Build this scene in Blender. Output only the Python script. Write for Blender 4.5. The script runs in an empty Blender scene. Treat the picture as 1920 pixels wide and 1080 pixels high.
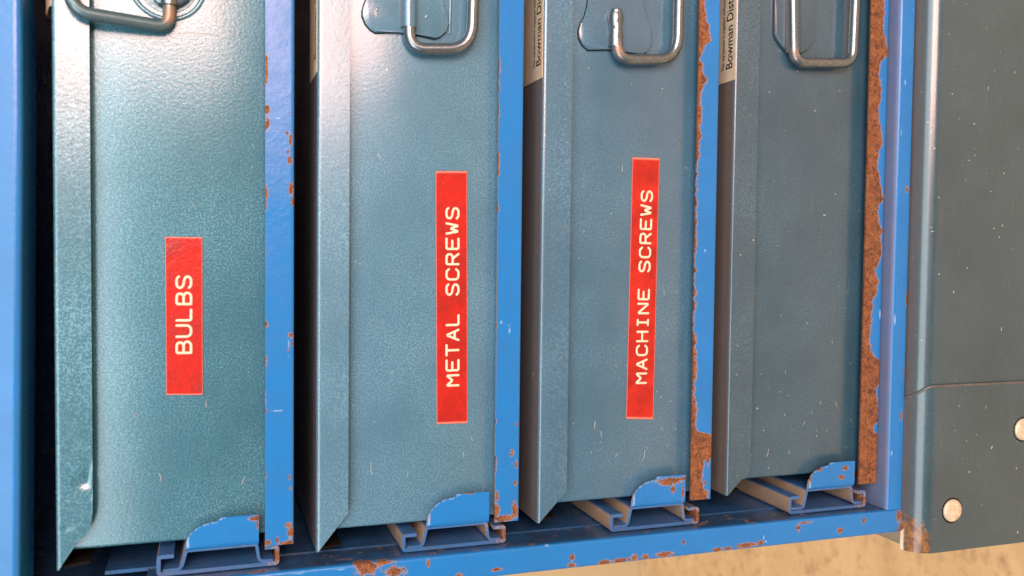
import bpy, bmesh, math
import numpy as np
from mathutils import Vector, Matrix

# ------------------------------------------------------------------ camera frame
# model units u: a = downwards (picture right), b = to the right of the rack (picture up), d = into the rack
K = 0.00113                       # metres per unit
ZC = 0.80                         # camera height above the floor
F = 1660.0; PX, PY = 960.0, 540.0; L = 300.0
dv = np.array([400 - PX, 470 - PY, F]); av = np.array([(F*F + dv[1]*-10) / -dv[0], -10.0, F])
dv /= np.linalg.norm(dv); av /= np.linalg.norm(av)
cv = np.cross(dv, av); cv = cv if cv[1] > 0 else -cv
bv = -cv
def W(a, b, d):                   # model units -> world metres (rack stands upright, the camera is rolled on its side)
    return Vector((b*K, d*K, ZC - a*K))
def px(x, y, d=0.0):              # direction of a pixel met with the plane at depth d -> (a, b)
    r = np.array([x - PX, y - PY, F]); t = (L + d) / float(r @ dv)
    return float(r @ av)*t, float(r @ bv)*t

S = bpy.context.scene
C = bpy.context.scene.collection
cam = bpy.data.cameras.new('camera'); co = bpy.data.objects.new('camera', cam); C.objects.link(co)
aW, bW, dW = Vector((0, 0, -1)), Vector((1, 0, 0)), Vector((0, 1, 0))
ax = [av[i]*aW + bv[i]*bW + dv[i]*dW for i in range(3)]
right, up, back = ax[0], -ax[1], -ax[2]
m = Matrix((right, up, back)).transposed().to_4x4(); m.translation = W(0, 0, -L); co.matrix_world = m
cam.sensor_width = 36; cam.lens = 36*F/1920; cam.clip_start = 0.01; cam.clip_end = 100
cam.dof.use_dof = True; cam.dof.focus_distance = 0.385; cam.dof.aperture_fstop = 15
S.camera = co
S.render.resolution_x, S.render.resolution_y = 1024, 576

# ------------------------------------------------------------------ light: soft daylight from behind the photographer
w = bpy.data.worlds.new('World'); S.world = w; w.use_nodes = True
bg = w.node_tree.nodes['Background']; bg.inputs[0].default_value = (0.95, 0.95, 0.95, 1); bg.inputs[1].default_value = 0.20
def area(name, loc, target, sx, sy, power, col):
    l = bpy.data.lights.new(name, 'AREA'); l.shape = 'RECTANGLE'; l.size = sx; l.size_y = sy; l.energy = power; l.color = col
    o = bpy.data.objects.new(name, l); C.objects.link(o); o.location = loc
    o.rotation_euler = (Vector(target) - Vector(loc)).to_track_quat('-Z', 'Y').to_euler()
    return o
area('overhead_soft_light', (0.0, -1.55, ZC + 1.03), (0, -0.35, ZC + 0.58), 3.4, 1.25, 56, (0.95, 0.98, 1.0))
area('doorway_light', (0.62, -1.50, ZC + 0.17), (0.62, 0.0, ZC + 0.17), 0.70, 0.74, 34, (1.0, 0.60, 0.49))
area('floor_fill_light', (-1.3, 0.75, 2.45), (-1.3, 0.85, 0.0), 1.2, 0.5, 42, (1.0, 0.90, 0.74))  # added fill lamp out of view, only there to brighten the floor
vs = S.view_settings; vs.view_transform = 'Standard'; vs.look = 'None'; vs.exposure = 0.0; vs.gamma = 1.0; vs.use_curve_mapping = False

# ------------------------------------------------------------------ material helpers
def nodes(name):
    mt = bpy.data.materials.new(name); mt.use_nodes = True
    nt = mt.node_tree; return mt, nt, nt.nodes['Principled BSDF']
def N(nt, t, **kw):
    n = nt.nodes.new(t)
    for k, v in kw.items():
        if hasattr(n, k) and not k.startswith('i_'): setattr(n, k, v)
    return n
def lk(nt, a, b): nt.links.new(a, b)
def coord(nt, scale=(1, 1, 1)):
    g = N(nt, 'ShaderNodeNewGeometry'); mp = N(nt, 'ShaderNodeMapping'); mp.inputs['Scale'].default_value = scale
    lk(nt, g.outputs['Position'], mp.inputs['Vector']); return mp.outputs['Vector']
def noise(nt, vec, scale, detail=3, rough=0.5, dist=0.0):
    n = N(nt, 'ShaderNodeTexNoise'); n.inputs['Scale'].default_value = scale; n.inputs['Detail'].default_value = detail
    n.inputs['Roughness'].default_value = rough; n.inputs['Distortion'].default_value = dist
    lk(nt, vec, n.inputs['Vector']); return n.outputs['Fac']
def ramp(nt, fac, stops):
    r = N(nt, 'ShaderNodeValToRGB'); els = r.color_ramp.elements
    while len(els) < len(stops): els.new(0.5)
    for e, (p, c) in zip(els, stops): e.position = p; e.color = c if len(c) == 4 else (*c, 1)
    lk(nt, fac, r.inputs['Fac']); return r.outputs['Color']
def mrange(nt, v, a, b, c=0.0, d=1.0):
    n = N(nt, 'ShaderNodeMapRange'); lk(nt, v, n.inputs[0])
    for i, x in zip((1, 2, 3, 4), (a, b, c, d)): n.inputs[i].default_value = x
    return n.outputs[0]
def mmath(nt, op, a, b=None):
    n = N(nt, 'ShaderNodeMath'); n.operation = op
    for i, x in enumerate((a, b)):
        if x is None: continue
        if isinstance(x, (int, float)): n.inputs[i].default_value = x
        else: lk(nt, x, n.inputs[i])
    return n.outputs[0]
def mixc(nt, fac, a, b, mode='MIX'):
    n = N(nt, 'ShaderNodeMix'); n.data_type = 'RGBA'; n.blend_type = mode
    for i, x in ((0, fac), (6, a), (7, b)):
        if isinstance(x, (int, float)): n.inputs[i].default_value = x
        elif isinstance(x, tuple): n.inputs[i].default_value = (*x, 1) if len(x) == 3 else x
        else: lk(nt, x, n.inputs[i])
    return n.outputs[2]
def mixf(nt, fac, a, b):
    n = N(nt, 'ShaderNodeMix'); n.data_type = 'FLOAT'
    for i, x in ((0, fac), (2, a), (3, b)):
        if isinstance(x, (int, float)): n.inputs[i].default_value = x
        else: lk(nt, x, n.inputs[i])
    return n.outputs[0]
def bump(nt, h, strength, dist, normal=None):
    n = N(nt, 'ShaderNodeBump'); n.inputs['Strength'].default_value = strength; n.inputs['Distance'].default_value = dist
    lk(nt, h, n.inputs['Height'])
    if normal is not None: lk(nt, normal, n.inputs['Normal'])
    return n.outputs['Normal']
def attr(nt, name):
    n = N(nt, 'ShaderNodeAttribute'); n.attribute_name = name; return n.outputs['Fac']
def upface(nt, lo, hi):           # settled dust: on faces that look up
    g = N(nt, 'ShaderNodeNewGeometry'); s = N(nt, 'ShaderNodeSeparateXYZ'); lk(nt, g.outputs['Normal'], s.inputs[0])
    return mrange(nt, s.outputs['Z'], lo, hi)
DUST = (0.30, 0.19, 0.10)

def teal_paint(name, base, flake, spec=0.5, specks=0.0, dusty=0.75, peel=1.0, offs=0.0):
    mt, nt, P = nodes(name)
    v = coord(nt)
    big = noise(nt, v, 14 + offs, 4, 0.6)
    f1 = noise(nt, v, 1500, 2, 0.6); f2 = noise(nt, v, 800, 3, 0.6)
    col = mixc(nt, mrange(nt, f1, 0.45, 0.63), base, flake)
    col = mixc(nt, mrange(nt, big, 0.3, 0.75), col, tuple(x*0.84 for x in base))
    sm = noise(nt, coord(nt, (1, 1, 6)), 60, 4, 0.7)
    col = mixc(nt, mrange(nt, sm, 0.55, 0.9, 0, 0.22), col, (0.17, 0.16, 0.13))
    rough = mrange(nt, sm, 0.3, 0.8, 0.34, 0.46)
    met = 0.16
    if specks > 0:                # stray paint flecks and small chips
        for sc, stretch, rad, thr in ((170, (0.55, 1, 1.2), 0.10, 0.86), (420, (1, 1, 1.0), 0.15, 0.935), (95, (0.5, 1, 3.0), 0.055, 0.62)):
            vo = N(nt, 'ShaderNodeTexVoronoi'); vo.inputs['Scale'].default_value = sc; vo.inputs['Randomness'].default_value = 1
            wv = N(nt, 'ShaderNodeVectorMath'); wv.operation = 'ADD'
            nz = N(nt, 'ShaderNodeTexNoise'); nz.inputs['Scale'].default_value = 260
            lk(nt, v, nz.inputs['Vector'])
            sc_ = N(nt, 'ShaderNodeVectorMath'); sc_.operation = 'SCALE'; lk(nt, nz.outputs['Color'], sc_.inputs[0]); sc_.inputs['Scale'].default_value = 0.004
            lk(nt, coord(nt, stretch), wv.inputs[0]); lk(nt, sc_.outputs[0], wv.inputs[1])
            lk(nt, wv.outputs[0], vo.inputs['Vector'])
            sep = N(nt, 'ShaderNodeSeparateColor'); lk(nt, vo.outputs['Color'], sep.inputs[0])
            near = mrange(nt, vo.outputs['Distance'], rad, rad*0.6)
            pick = mrange(nt, sep.outputs[0], thr, thr + 0.02)
            patch = mrange(nt, noise(nt, v, 26 + offs, 2), 0.38, 0.54)
            mk = mmath(nt, 'MULTIPLY', mmath(nt, 'MULTIPLY', near, pick), mmath(nt, 'MULTIPLY', patch, specks))
            col = mixc(nt, mk, col, (0.62, 0.58, 0.48))
    du = mmath(nt, 'MULTIPLY', upface(nt, 0.75, 0.98), mrange(nt, noise(nt, v, 240, 4, 0.6), 0.25, 0.7, 0.75*dusty, dusty))
    col = mixc(nt, du, col, (0.19, 0.115, 0.072))
    lk(nt, col, P.inputs['Base Color']); lk(nt, mixf(nt, du, rough, 0.85), P.inputs['Roughness'])
    lk(nt, mixf(nt, du, met, 0.0), P.inputs['Metallic'])
    P.inputs['Specular IOR Level'].default_value = 0.3
    P.inputs['Coat Weight'].default_value = 1.0; P.inputs['Coat Roughness'].default_value = 0.19; P.inputs['Coat IOR'].default_value = 1.6
    n1 = bump(nt, f2, 0.20*peel, 0.00028)
    n2 = bump(nt, f1, 0.10, 0.00012, n1)
    lk(nt, n2, P.inputs['Normal']); lk(nt, n1, P.inputs['Coat Normal'])
    return mt

def blue_paint(name, base=(0.014, 0.172, 0.47), dusty=0.95, dirty=0.0, soil=(0.030, 0.034, 0.046)):
    mt, nt, P = nodes(name)
    v = coord(nt)
    n1 = noise(nt, v, 900, 5, 0.65); n0 = noise(nt, v, 45, 4, 0.6); n2 = noise(nt, v, 330, 3, 0.55)
    nf = noise(nt, v, 2300, 4, 0.7)
    a = mmath(nt, 'ADD', mmath(nt, 'ADD', attr(nt, 'rust'), mmath(nt, 'MULTIPLY', mmath(nt, 'SUBTRACT', n1, 0.5), 0.9)), mmath(nt, 'MULTIPLY', mmath(nt, 'SUBTRACT', nf, 0.5), 0.55))
    mask = mrange(nt, a, 0.50, 0.60)
    rim = mrange(nt, a, 0.42, 0.52)
    paint = mixc(nt, mrange(nt, n0, 0.35, 0.75), base, tuple(x*0.86 for x in base))
    grime = mmath(nt, 'MULTIPLY', mrange(nt, noise(nt, coord(nt, (1, 1, 2)), 210, 5, 0.7), 0.60, 0.78), 0.35)
    paint = mixc(nt, grime, paint, (0.05, 0.07, 0.10))
    paint = mixc(nt, mrange(nt, mmath(nt, 'ADD', attr(nt, 'scuff'), mmath(nt, 'MULTIPLY', mmath(nt, 'SUBTRACT', n1, 0.5), 0.6)), 0.62, 0.9, 0, 0.6), paint, (0.36, 0.52, 0.72))
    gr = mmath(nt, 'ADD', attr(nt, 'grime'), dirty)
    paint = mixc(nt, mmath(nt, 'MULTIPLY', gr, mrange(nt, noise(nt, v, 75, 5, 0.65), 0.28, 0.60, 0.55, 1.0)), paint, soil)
    du = mmath(nt, 'MULTIPLY', upface(nt, 0.55, 0.95), mrange(nt, noise(nt, v, 160, 4, 0.6), 0.22, 0.58, 0.7*dusty, dusty))
    paint = mixc(nt, du, paint, (0.36, 0.235, 0.13))
    paint = mixc(nt, mmath(nt, 'MULTIPLY', mrange(nt, attr(nt, 'rust'), 0.08, 0.5), mrange(nt, n1, 0.35, 0.7, 0.05, 0.45)), paint, (0.16, 0.085, 0.05))
    rc = ramp(nt, noise(nt, v, 1100, 5, 0.75), [(0.32, (0.020, 0.009, 0.006)), (0.45, (0.115, 0.038, 0.014)), (0.60, (0.25, 0.088, 0.028)), (0.76, (0.44, 0.20, 0.075))])
    rc = mixc(nt, mrange(nt, noise(nt, v, 190, 3, 0.6), 0.35, 0.7), rc, mixc(nt, 0.6, rc, (0.30, 0.115, 0.040)))
    rc = mixc(nt, mrange(nt, noise(nt, v, 430, 5, 0.75, 0.3), 0.50, 0.64, 0, 0.8), rc, (0.045, 0.020, 0.013))
    col = mixc(nt, rim, paint, mixc(nt, 0.45, paint, (0.50, 0.40, 0.34)))
    col = mixc(nt, mask, col, rc)
    lk(nt, col, P.inputs['Base Color'])
    lk(nt, mixf(nt, mask, mixf(nt, du, mrange(nt, n0, 0.3, 0.8, 0.20, 0.36), 0.85), 0.88), P.inputs['Roughness'])
    P.inputs['Specular IOR Level'].default_value = 0.5
    h = mixf(nt, mask, mmath(nt, 'MULTIPLY', n2, 0.45), mmath(nt, 'SUBTRACT', mmath(nt, 'MULTIPLY', n1, 1.6), 1.1))
    lk(nt, bump(nt, h, 0.42, 0.0005), P.inputs['Normal'])
    return mt

def metal(name, col, rough=0.35, met=0.8, rusty=0.0):
    mt, nt, P = nodes(name); v = coord(nt)
    n1 = noise(nt, v, 700, 4, 0.6)
    c = mixc(nt, mrange(nt, n1, 0.35, 0.75), col, tuple(x*0.62 for x in col))
    a = mmath(nt, 'ADD', attr(nt, 'rust'), mmath(nt, 'MULTIPLY', mmath(nt, 'SUBTRACT', n1, 0.5), 0.7))
    mask = mrange(nt, a, 0.4, 0.75)
    c = mixc(nt, mmath(nt, 'MULTIPLY', mask, 0.75), c, (0.34, 0.19, 0.09))
    lk(nt, c, P.inputs['Base Color']); lk(nt, mixf(nt, mask, met, 0.25), P.inputs['Metallic'])
    lk(nt, mrange(nt, n1, 0.3, 0.8, rough*0.85, rough*1.3), P.inputs['Roughness'])
    lk(nt, bump(nt, n1, 0.07, 0.0003), P.inputs['Normal'])
    return mt

def simple(name, col, rough=0.5, var=0.15, scale=300, bmp=0.1, met=0.0, dist=0.0003):
    mt, nt, P = nodes(name); v = coord(nt); n1 = noise(nt, v, scale, 5, 0.6)
    lk(nt, mixc(nt, mrange(nt, n1, 0.3, 0.75), col, tuple(x*(1 - var) for x in col)), P.inputs['Base Color'])
    P.inputs['Roughness'].default_value = rough; P.inputs['Metallic'].default_value = met
    lk(nt, bump(nt, n1, bmp, dist), P.inputs['Normal']); return mt

M = {}
M['teal1'] = teal_paint('hammered_teal_paint', (0.034, 0.150, 0.212), (0.135, 0.345, 0.43), offs=0, peel=1.0, specks=0.25)
M['teal2'] = teal_paint('grey_teal_paint', (0.068, 0.190, 0.280), (0.16, 0.33, 0.435), offs=3, specks=0.35, peel=0.6)
M['teal3'] = teal_paint('blue_grey_paint', (0.054, 0.145, 0.225), (0.115, 0.24, 0.33), offs=6, specks=0.7, peel=0.5)
M['teal4'] = teal_paint('slate_paint', (0.032, 0.090, 0.135), (0.07, 0.15, 0.20), offs=9, specks=0.8, peel=0.45)
M['slate'] = teal_paint('cabinet_slate_paint', (0.034, 0.080, 0.104), (0.056, 0.112, 0.138), offs=12, specks=1.0, peel=0.35, dusty=0.55)
M['blue'] = blue_paint('chipped_blue_paint')
M['blue_rail'] = blue_paint('lightly_dusted_blue_paint', dusty=0.42)
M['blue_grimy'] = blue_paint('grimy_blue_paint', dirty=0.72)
M['blue_dull'] = blue_paint('soiled_blue_paint', dirty=0.42, soil=(0.085, 0.066, 0.050))
M['steel'] = metal('dull_plated_steel', (0.25, 0.31, 0.345), 0.27, 0.85)
M['steelteal'] = metal('teal_washed_steel', (0.13, 0.215, 0.245), 0.36, 0.6)
M['brass'] = simple('worn_rivet_steel', (0.80, 0.69, 0.50), 0.45, 0.45, 650, 0.5, 0.3)
M['cream'] = simple('stressed_white_plastic', (0.82, 0.72, 0.52), 0.5, 0.38, 1400, 0.1)
M['sticker'] = simple('aged_cream_sticker', (0.66, 0.52, 0.36), 0.6, 0.2, 200, 0.1)
M['chip'] = simple('chipped_pale_primer', (0.38, 0.38, 0.34), 0.6, 0.5, 900, 0.1)
M['near_black'] = simple('near_black_matt', (0.012, 0.011, 0.010), 0.9, 0.4, 400, 0.2)  # near black; stands in for shade on lid skirts and round handle plates
M['near_black'].node_tree.nodes['Principled BSDF'].inputs['Specular IOR Level'].default_value = 0.05
M['ink'] = simple('brown_black_ink', (0.035, 0.02, 0.018), 0.6, 0.3, 500, 0.05)
def tape_mat():
    mt, nt, P = nodes('red_embossing_tape'); v = coord(nt)
    n1 = noise(nt, v, 150, 4, 0.6); n2 = noise(nt, v, 800, 3, 0.5)
    c = mixc(nt, mrange(nt, n1, 0.3, 0.75), (0.50, 0.022, 0.015), (0.27, 0.010, 0.008))
    e = attr(nt, 'rust')
    c = mixc(nt, mrange(nt, e, 0.4, 0.6), c, (0.62, 0.17, 0.12))
    lk(nt, c, P.inputs['Base Color']); lk(nt, mrange(nt, n1, 0.3, 0.8, 0.16, 0.34), P.inputs['Roughness'])
    lk(nt, bump(nt, mixf(nt, 0.35, n1, n2), 0.35, 0.0008), P.inputs['Normal']); return mt
M['tape'] = tape_mat()
def floor_mat():
    mt, nt, P = nodes('tan_concrete'); v = coord(nt)
    n1 = noise(nt, v, 5, 6, 0.65, 0.4); n2 = noise(nt, v, 38, 6, 0.7)
    c = ramp(nt, n1, [(0.3, (0.44, 0.285, 0.15)), (0.55, (0.62, 0.42, 0.235)), (0.8, (0.72, 0.53, 0.33))])
    c = mixc(nt, mrange(nt, n2, 0.50, 0.68, 0, 0.75), c, (0.30, 0.18, 0.095))
    c = mixc(nt, mrange(nt, noise(nt, v, 110, 5, 0.75), 0.55, 0.68, 0, 0.25), c, (0.78, 0.62, 0.42))
    lk(nt, c, P.inputs['Base Color']); P.inputs['Roughness'].default_value = 0.9
    lk(nt, bump(nt, n2, 0.4, 0.003), P.inputs['Normal']); return mt
M['floor'] = floor_mat()
M['wall'] = simple('cream_wall', (0.80, 0.62, 0.37), 0.85, 0.06, 6, 0.1, 0, 0.002)

# ------------------------------------------------------------------ mesh helpers
rng = np.random.default_rng(7)
def vnoise(x, y, seed=0):
    xi, yi = np.floor(x).astype(int), np.floor(y).astype(int); fx, fy = x - xi, y - yi
    fx, fy = fx*fx*(3 - 2*fx), fy*fy*(3 - 2*fy)
    def h(i, j):
        n = (i*374761393 + j*668265263 + seed*974634533) & 0xffffffff
        n = ((n ^ (n >> 13))*1274126177) & 0xffffffff
        return ((n ^ (n >> 16)) & 0xffff) / 65535.0
    return (h(xi, yi)*(1 - fx) + h(xi + 1, yi)*fx)*(1 - fy) + (h(xi, yi + 1)*(1 - fx) + h(xi + 1, yi + 1)*fx)*fy
def fbm(x, y, seed=0): return 0.55*vnoise(x, y, seed) + 0.28*vnoise(x*2.1, y*2.1, seed + 5) + 0.17*vnoise(x*4.3, y*4.3, seed + 9)

def link(name, me, mat, parent=None, smooth=True, angle=35):
    if smooth:
        me.polygons.foreach_set('use_smooth', [True]*len(me.polygons)); me.set_sharp_from_angle(angle=math.radians(angle))
    me.materials.append(mat)
    o = bpy.data.objects.new(name, me); C.objects.link(o)
    if parent is not None:
        o.parent = parent
        root = parent
        off = Vector((0, 0, 0))
        while root is not None: off += root.location; root = root.parent
        me.transform(Matrix.Translation(-off))
    return o
def from_uv(name, V, faces, mat, parent=None, rust=None, scuff=None, grime=None, **kw):
    """V: array of (a,b,d) model points."""
    V = np.asarray(V, float)
    me = bpy.data.meshes.new(name)
    me.from_pydata([tuple(W(*p)) for p in V], [], faces)
    bm = bmesh.new(); bm.from_mesh(me); bmesh.ops.recalc_face_normals(bm, faces=bm.faces); bm.to_mesh(me); bm.free()
    for nm, fn in (('rust', rust), ('scuff', scuff), ('grime', grime)):
        if fn is not None:
            at = me.attributes.new(nm, 'FLOAT', 'POINT'); at.data.foreach_set('value', np.clip(fn(V[:, 0], V[:, 1], V[:, 2]), 0, 1).astype(np.float32))
    return link(name, me, mat, parent, **kw)
def resample(pts, step):
    out = [pts[0]]
    for p, q in zip(pts[:-1], pts[1:]):
        n = max(1, int(math.dist(p, q)/step)) if step else 1
        out += [tuple(p[k] + (q[k] - p[k])*i/n for k in range(len(p))) for i in range(1, n + 1)]
    return out
def rounded(pts, r, n=5):         # round the inner corners of a polyline
    out = [pts[0]]
    for i in range(1, len(pts) - 1):
        p, q, s = (np.array(pts[j], float) for j in (i - 1, i, i + 1))
        rr = r[i] if isinstance(r, (list, tuple)) else r
        l1, l2 = np.linalg.norm(p - q), np.linalg.norm(s - q); e = min(rr, l1*0.49, l2*0.49)
        u, v_ = q + (p - q)/l1*e, q + (s - q)/l2*e
        for k in range(n + 1):
            t = k/n; out.append(tuple((1 - t)**2*u + 2*t*(1 - t)*q + t*t*v_))
    return out + [pts[-1]]
def sheet(name, prof, t, lo, hi, mat, parent, axis='b', step=None, nl=1, rust=None, scuff=None, **kw):
    """Bent sheet metal: 2D profile with thickness t, swept along axis 'b' (profile in (a,d)) or 'd' (profile in (a,b)).
    lo/hi: numbers or one number per profile point."""
    lo_f = lo if callable(lo) else (lambda p, i: lo); hi_f = hi if callable(hi) else (lambda p, i: hi)
    pr = [np.array(p, float) for p in (resample(prof, step) if step else prof)]
    n = len(pr); nor = []
    for i in range(n):
        tg = []
        if i > 0: tg.append((pr[i] - pr[i-1])/max(1e-9, np.linalg.norm(pr[i] - pr[i-1])))
        if i < n - 1: tg.append((pr[i+1] - pr[i])/max(1e-9, np.linalg.norm(pr[i+1] - pr[i])))
        tt = sum(tg); tt = tt/np.linalg.norm(tt); nn = np.array([-tt[1], tt[0]])
        k = 1.0/max(0.35, abs(float(np.dot(tt, tg[0]))))
        nor.append(nn*k)
    ring = [(p, p, i) for i, p in enumerate(pr)] + [(pr[i] + nor[i]*t, pr[i], i) for i in range(n - 1, -1, -1)]
    R = len(ring); V = []; Fc = []
    for j in range(nl + 1):
        s = j/nl
        for q, p, i in ring:
            l, h = lo_f(p, i), hi_f(p, i); z = l + (h - l)*s
            V.append((q[0], z, q[1]) if axis == 'b' else (q[0], q[1], z))
    for j in range(nl):
        for i in range(R):
            k = (i + 1) % R; Fc.append((j*R + i, j*R + k, (j+1)*R + k, (j+1)*R + i))
    for j in (0, nl):
        for i in range(n - 1): Fc.append((j*R + i, j*R + i + 1, j*R + R - 2 - i, j*R + R - 1 - i))
    return from_uv(name, V, Fc, mat, parent, rust, scuff, **kw)
def box(name, a0, a1, b0, b1, d0, d1, mat, parent=None, bev=0.0, seg=3, **kw):
    bm = bmesh.new()
    bmesh.ops.create_cube(bm, size=1)
    c = W((a0+a1)/2, (b0+b1)/2, (d0+d1)/2)
    for v in bm.verts: v.co = Vector((v.co.x*(b1-b0)*K, v.co.y*(d1-d0)*K, v.co.z*(a1-a0)*K)) + c
    if bev: bmesh.ops.bevel(bm, geom=bm.edges[:], offset=bev*K, segments=seg, affect='EDGES', profile=0.5)
    me = bpy.data.meshes.new(name); bm.to_mesh(me); bm.free()
    return link(name, me, mat, parent, **kw)
def plate(name, outline, d0, d1, mat, parent=None, bev=0.0, seg=2, **kw):
    """Flat plate cut along an (a,b) outline, from depth d0 (front) to d1; front edge rounded."""
    bm = bmesh.new()
    fr = [bm.verts.new(W(a, b, d0)) for a, b in outline]; bk = [bm.verts.new(W(a, b, d1)) for a, b in outline]
    f = bm.faces.new(fr); bm.faces.new(bk[::-1]); n = len(outline)
    for i in range(n): bm.faces.new((fr[i], bk[i], bk[(i+1) % n], fr[(i+1) % n]))
    if bev: bmesh.ops.bevel(bm, geom=list(f.edges), offset=bev*K, segments=seg, affect='EDGES', profile=0.5)
    bmesh.ops.recalc_face_normals(bm, faces=bm.faces)
    me = bpy.data.meshes.new(name); bm.to_mesh(me); bm.free()
    return link(name, me, mat, parent, **kw)
def tube_geo(path, r, ns=10, flat=1.0, cap=True):
    """Verts/faces of a tube along (a,b,d) points; flat scales the radius along depth; hemispherical ends."""
    P = [np.array(p, float) for p in path]
    if cap:
        u = P[0] - P[1]; u /= np.linalg.norm(u); v = P[-1] - P[-2]; v /= np.linalg.norm(v)
        seq = [(P[0] + u*r*math.sin(x), r*math.cos(x)) for x in (1.45, 1.0, 0.5)] + [(p, r) for p in P] + [(P[-1] + v*r*math.sin(x), r*math.cos(x)) for x in (0.5, 1.0, 1.45)]
    else: seq = [(p, r) for p in P]
    V = []; Fc = []
    for i, (p, rr) in enumerate(seq):
        q0 = seq[max(0, i-1)][0]; q1 = seq[min(len(seq)-1, i+1)][0]; t = q1 - q0; t /= np.linalg.norm(t)
        e = np.array([0, 0, 1.0]); s = np.cross(t, e); s /= np.linalg.norm(s); e2 = np.cross(s, t)
        for k in range(ns):
            an = 2*math.pi*k/ns; off = s*math.cos(an)*rr + e2*math.sin(an)*rr*flat; V.append(tuple(p + off))
    for i in range(len(seq) - 1):
        for k in range(ns): Fc.append((i*ns + k, i*ns + (k+1) % ns, (i+1)*ns + (k+1) % ns, (i+1)*ns + k))
    Fc.append(tuple(range(ns))); Fc.append(tuple(range((len(seq)-1)*ns, len(seq)*ns)))
    return V, Fc
def tube(name, path, r, mat, parent, ns=14, flat=1.0, cap=True, rust=None):
    V, Fc = tube_geo(path, r, ns, flat, cap); return from_uv(name, V, Fc, mat, parent, rust, angle=50)
def merge_tubes(name, paths, r, mat, parent, ns=8, flat=0.5):
    V = []; Fc = []
    for p in paths:
        v, f = tube_geo(p, r, ns, flat); o = len(V); V += v; Fc += [tuple(i + o for i in q) for q in f]
    return from_uv(name, V, Fc, mat, parent, angle=60)
def thing(name, label, cat, loc, group=None):
    o = bpy.data.objects.new(name, None); C.objects.link(o); o.location = loc; o.empty_display_size = 0.02
    o['label'] = label; o['category'] = cat
    if group: o['group'] = group
    return o
def blobs(lst, d, wob=0.0):       # list of (x,y,rx,ry) in photo pixels -> rust/scuff function on the plane at depth d
    E_ = []
    for x, y, rx, ry in lst:
        a, b = px(x, y, d); a2, _ = px(x + rx, y, d); _, b2 = px(x, y + ry, d); E_.append((a, b, abs(a2 - a), abs(b2 - b)))
    def fn(a, b, dd):
        v = np.zeros_like(a)
        for ca, cb, ra, rb in E_:
            r = np.sqrt(((a - ca)/ra)**2 + ((b - cb)/rb)**2) + wob*(fbm(a*0.9 + ca, b*0.9, 3) - 0.5)
            v = np.maximum(v, np.clip(1.13 - 0.8*r, 0, 1))
        return v
    return fn

# ------------------------------------------------------------------ the setting: floor and wall behind
AF = ZC/K
ra, rb = px(1200, 1060, 0.0); wd = L*AF/ra - L          # wall foot where the photo shows it
me = bpy.data.meshes.new('floor'); n = 12
me.from_pydata([(-4, -4, 0), (4, -4, 0), (4, wd*K, 0), (-4, wd*K, 0)], [], [(0, 1, 2, 3)])
o = link('floor', me, M['floor'], smooth=False); o['kind'] = 'structure'
me = bpy.data.meshes.new('wall')
y0 = wd*K
me.from_pydata([(-4, y0, 0.001), (4, y0, 0.001), (4, y0, 2.6), (-4, y0, 2.6), (-4, y0+.1, 0.001), (4, y0+.1, 0.001), (4, y0+.1, 2.6), (-4, y0+.1, 2.6)], [],
               [(0, 1, 2, 3), (5, 4, 7, 6), (3, 2, 6, 7), (4, 0, 3, 7), (1, 5, 6, 2), (0, 4, 5, 1)])
o = link('wall', me, M['wall'], smooth=False); o['kind'] = 'structure'

# ------------------------------------------------------------------ common measures
PIT = 79.3
BC = 113.0                        # middle of the rack
BL = -104.6; BR = 2*BC - BL       # inner faces of the side posts
def mir(b): return 2*BC - b
DEEP = 250.0

# ------------------------------------------------------------------ lower cabinet
CT, CF, CR = 272.4, -13.0, 8.5    # top, front face depth, edge radius
cl, cr = -120.8, mir(-120.8)
cab = thing('steel_cabinet', 'dark slate steel cabinet with riveted corner plate, standing on the floor under the blue rack', 'cabinet', W(AF, BC, 120))
arc = [(CT + CR - CR*math.cos(t), CF + CR - CR*math.sin(t)) for t in np.linspace(0, math.pi/2, 12)]
prof = [(AF - 0.5, CF)] + arc[::-1] + [(CT, DEEP + 10)]
sheet('casing', prof, -1.2, cl + 2.2, cr - 2.2, M['slate'], cab, nl=2)
for s, b in ((1, cl), (-1, cr)):
    sgn = s
    # side skin with a rounded upper edge
    pr = rounded([(AF - 0.5, b), (CT + 1.0, b), (CT + 1.0, b + sgn*4.2)], 3.5, 6)
    sheet('side_panel', pr, -sgn*1.0, CF + 6.5, DEEP + 10, M['slate'], cab, axis='d')
box('back_panel', CT + 3, AF - 0.5, cl + 3, cr - 3, DEEP + 8, DEEP + 10, M['slate'], cab)
def corner_rust(a, b, d):
    r = np.hypot((a - CT - 1.0)/8.0, (b - cl - 2)/14.0)
    return np.clip(1.1 - 0.8*r + 0.35*(fbm(a*0.6, b*0.6, 4) - 0.5), 0, 1)
def rusty_slate():
    mt = M['slate'].copy(); mt.name = 'rust_cornered_slate_paint'; nt = mt.node_tree; P = nt.nodes['Principled BSDF']
    old = P.inputs['Base Color'].links[0].from_socket; oldr = P.inputs['Roughness'].links[0].from_socket
    v = coord(nt); n1 = noise(nt, v, 420, 5, 0.7)
    mk = mrange(nt, mmath(nt, 'ADD', attr(nt, 'rust'), mmath(nt, 'MULTIPLY', mmath(nt, 'SUBTRACT', n1, 0.5), 0.8)), 0.42, 0.6)
    rc = ramp(nt, noise(nt, v, 330, 5, 0.7), [(0.32, (0.05, 0.025, 0.014)), (0.45, (0.14, 0.062, 0.028)), (0.6, (0.27, 0.13, 0.042)), (0.78, (0.34, 0.21, 0.10))])
    lk(nt, mixc(nt, mk, old, rc), P.inputs['Base Color']); lk(nt, mixf(nt, mk, oldr, 0.85), P.inputs['Roughness'])
    return mt
M['slate_rust'] = rusty_slate()
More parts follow.
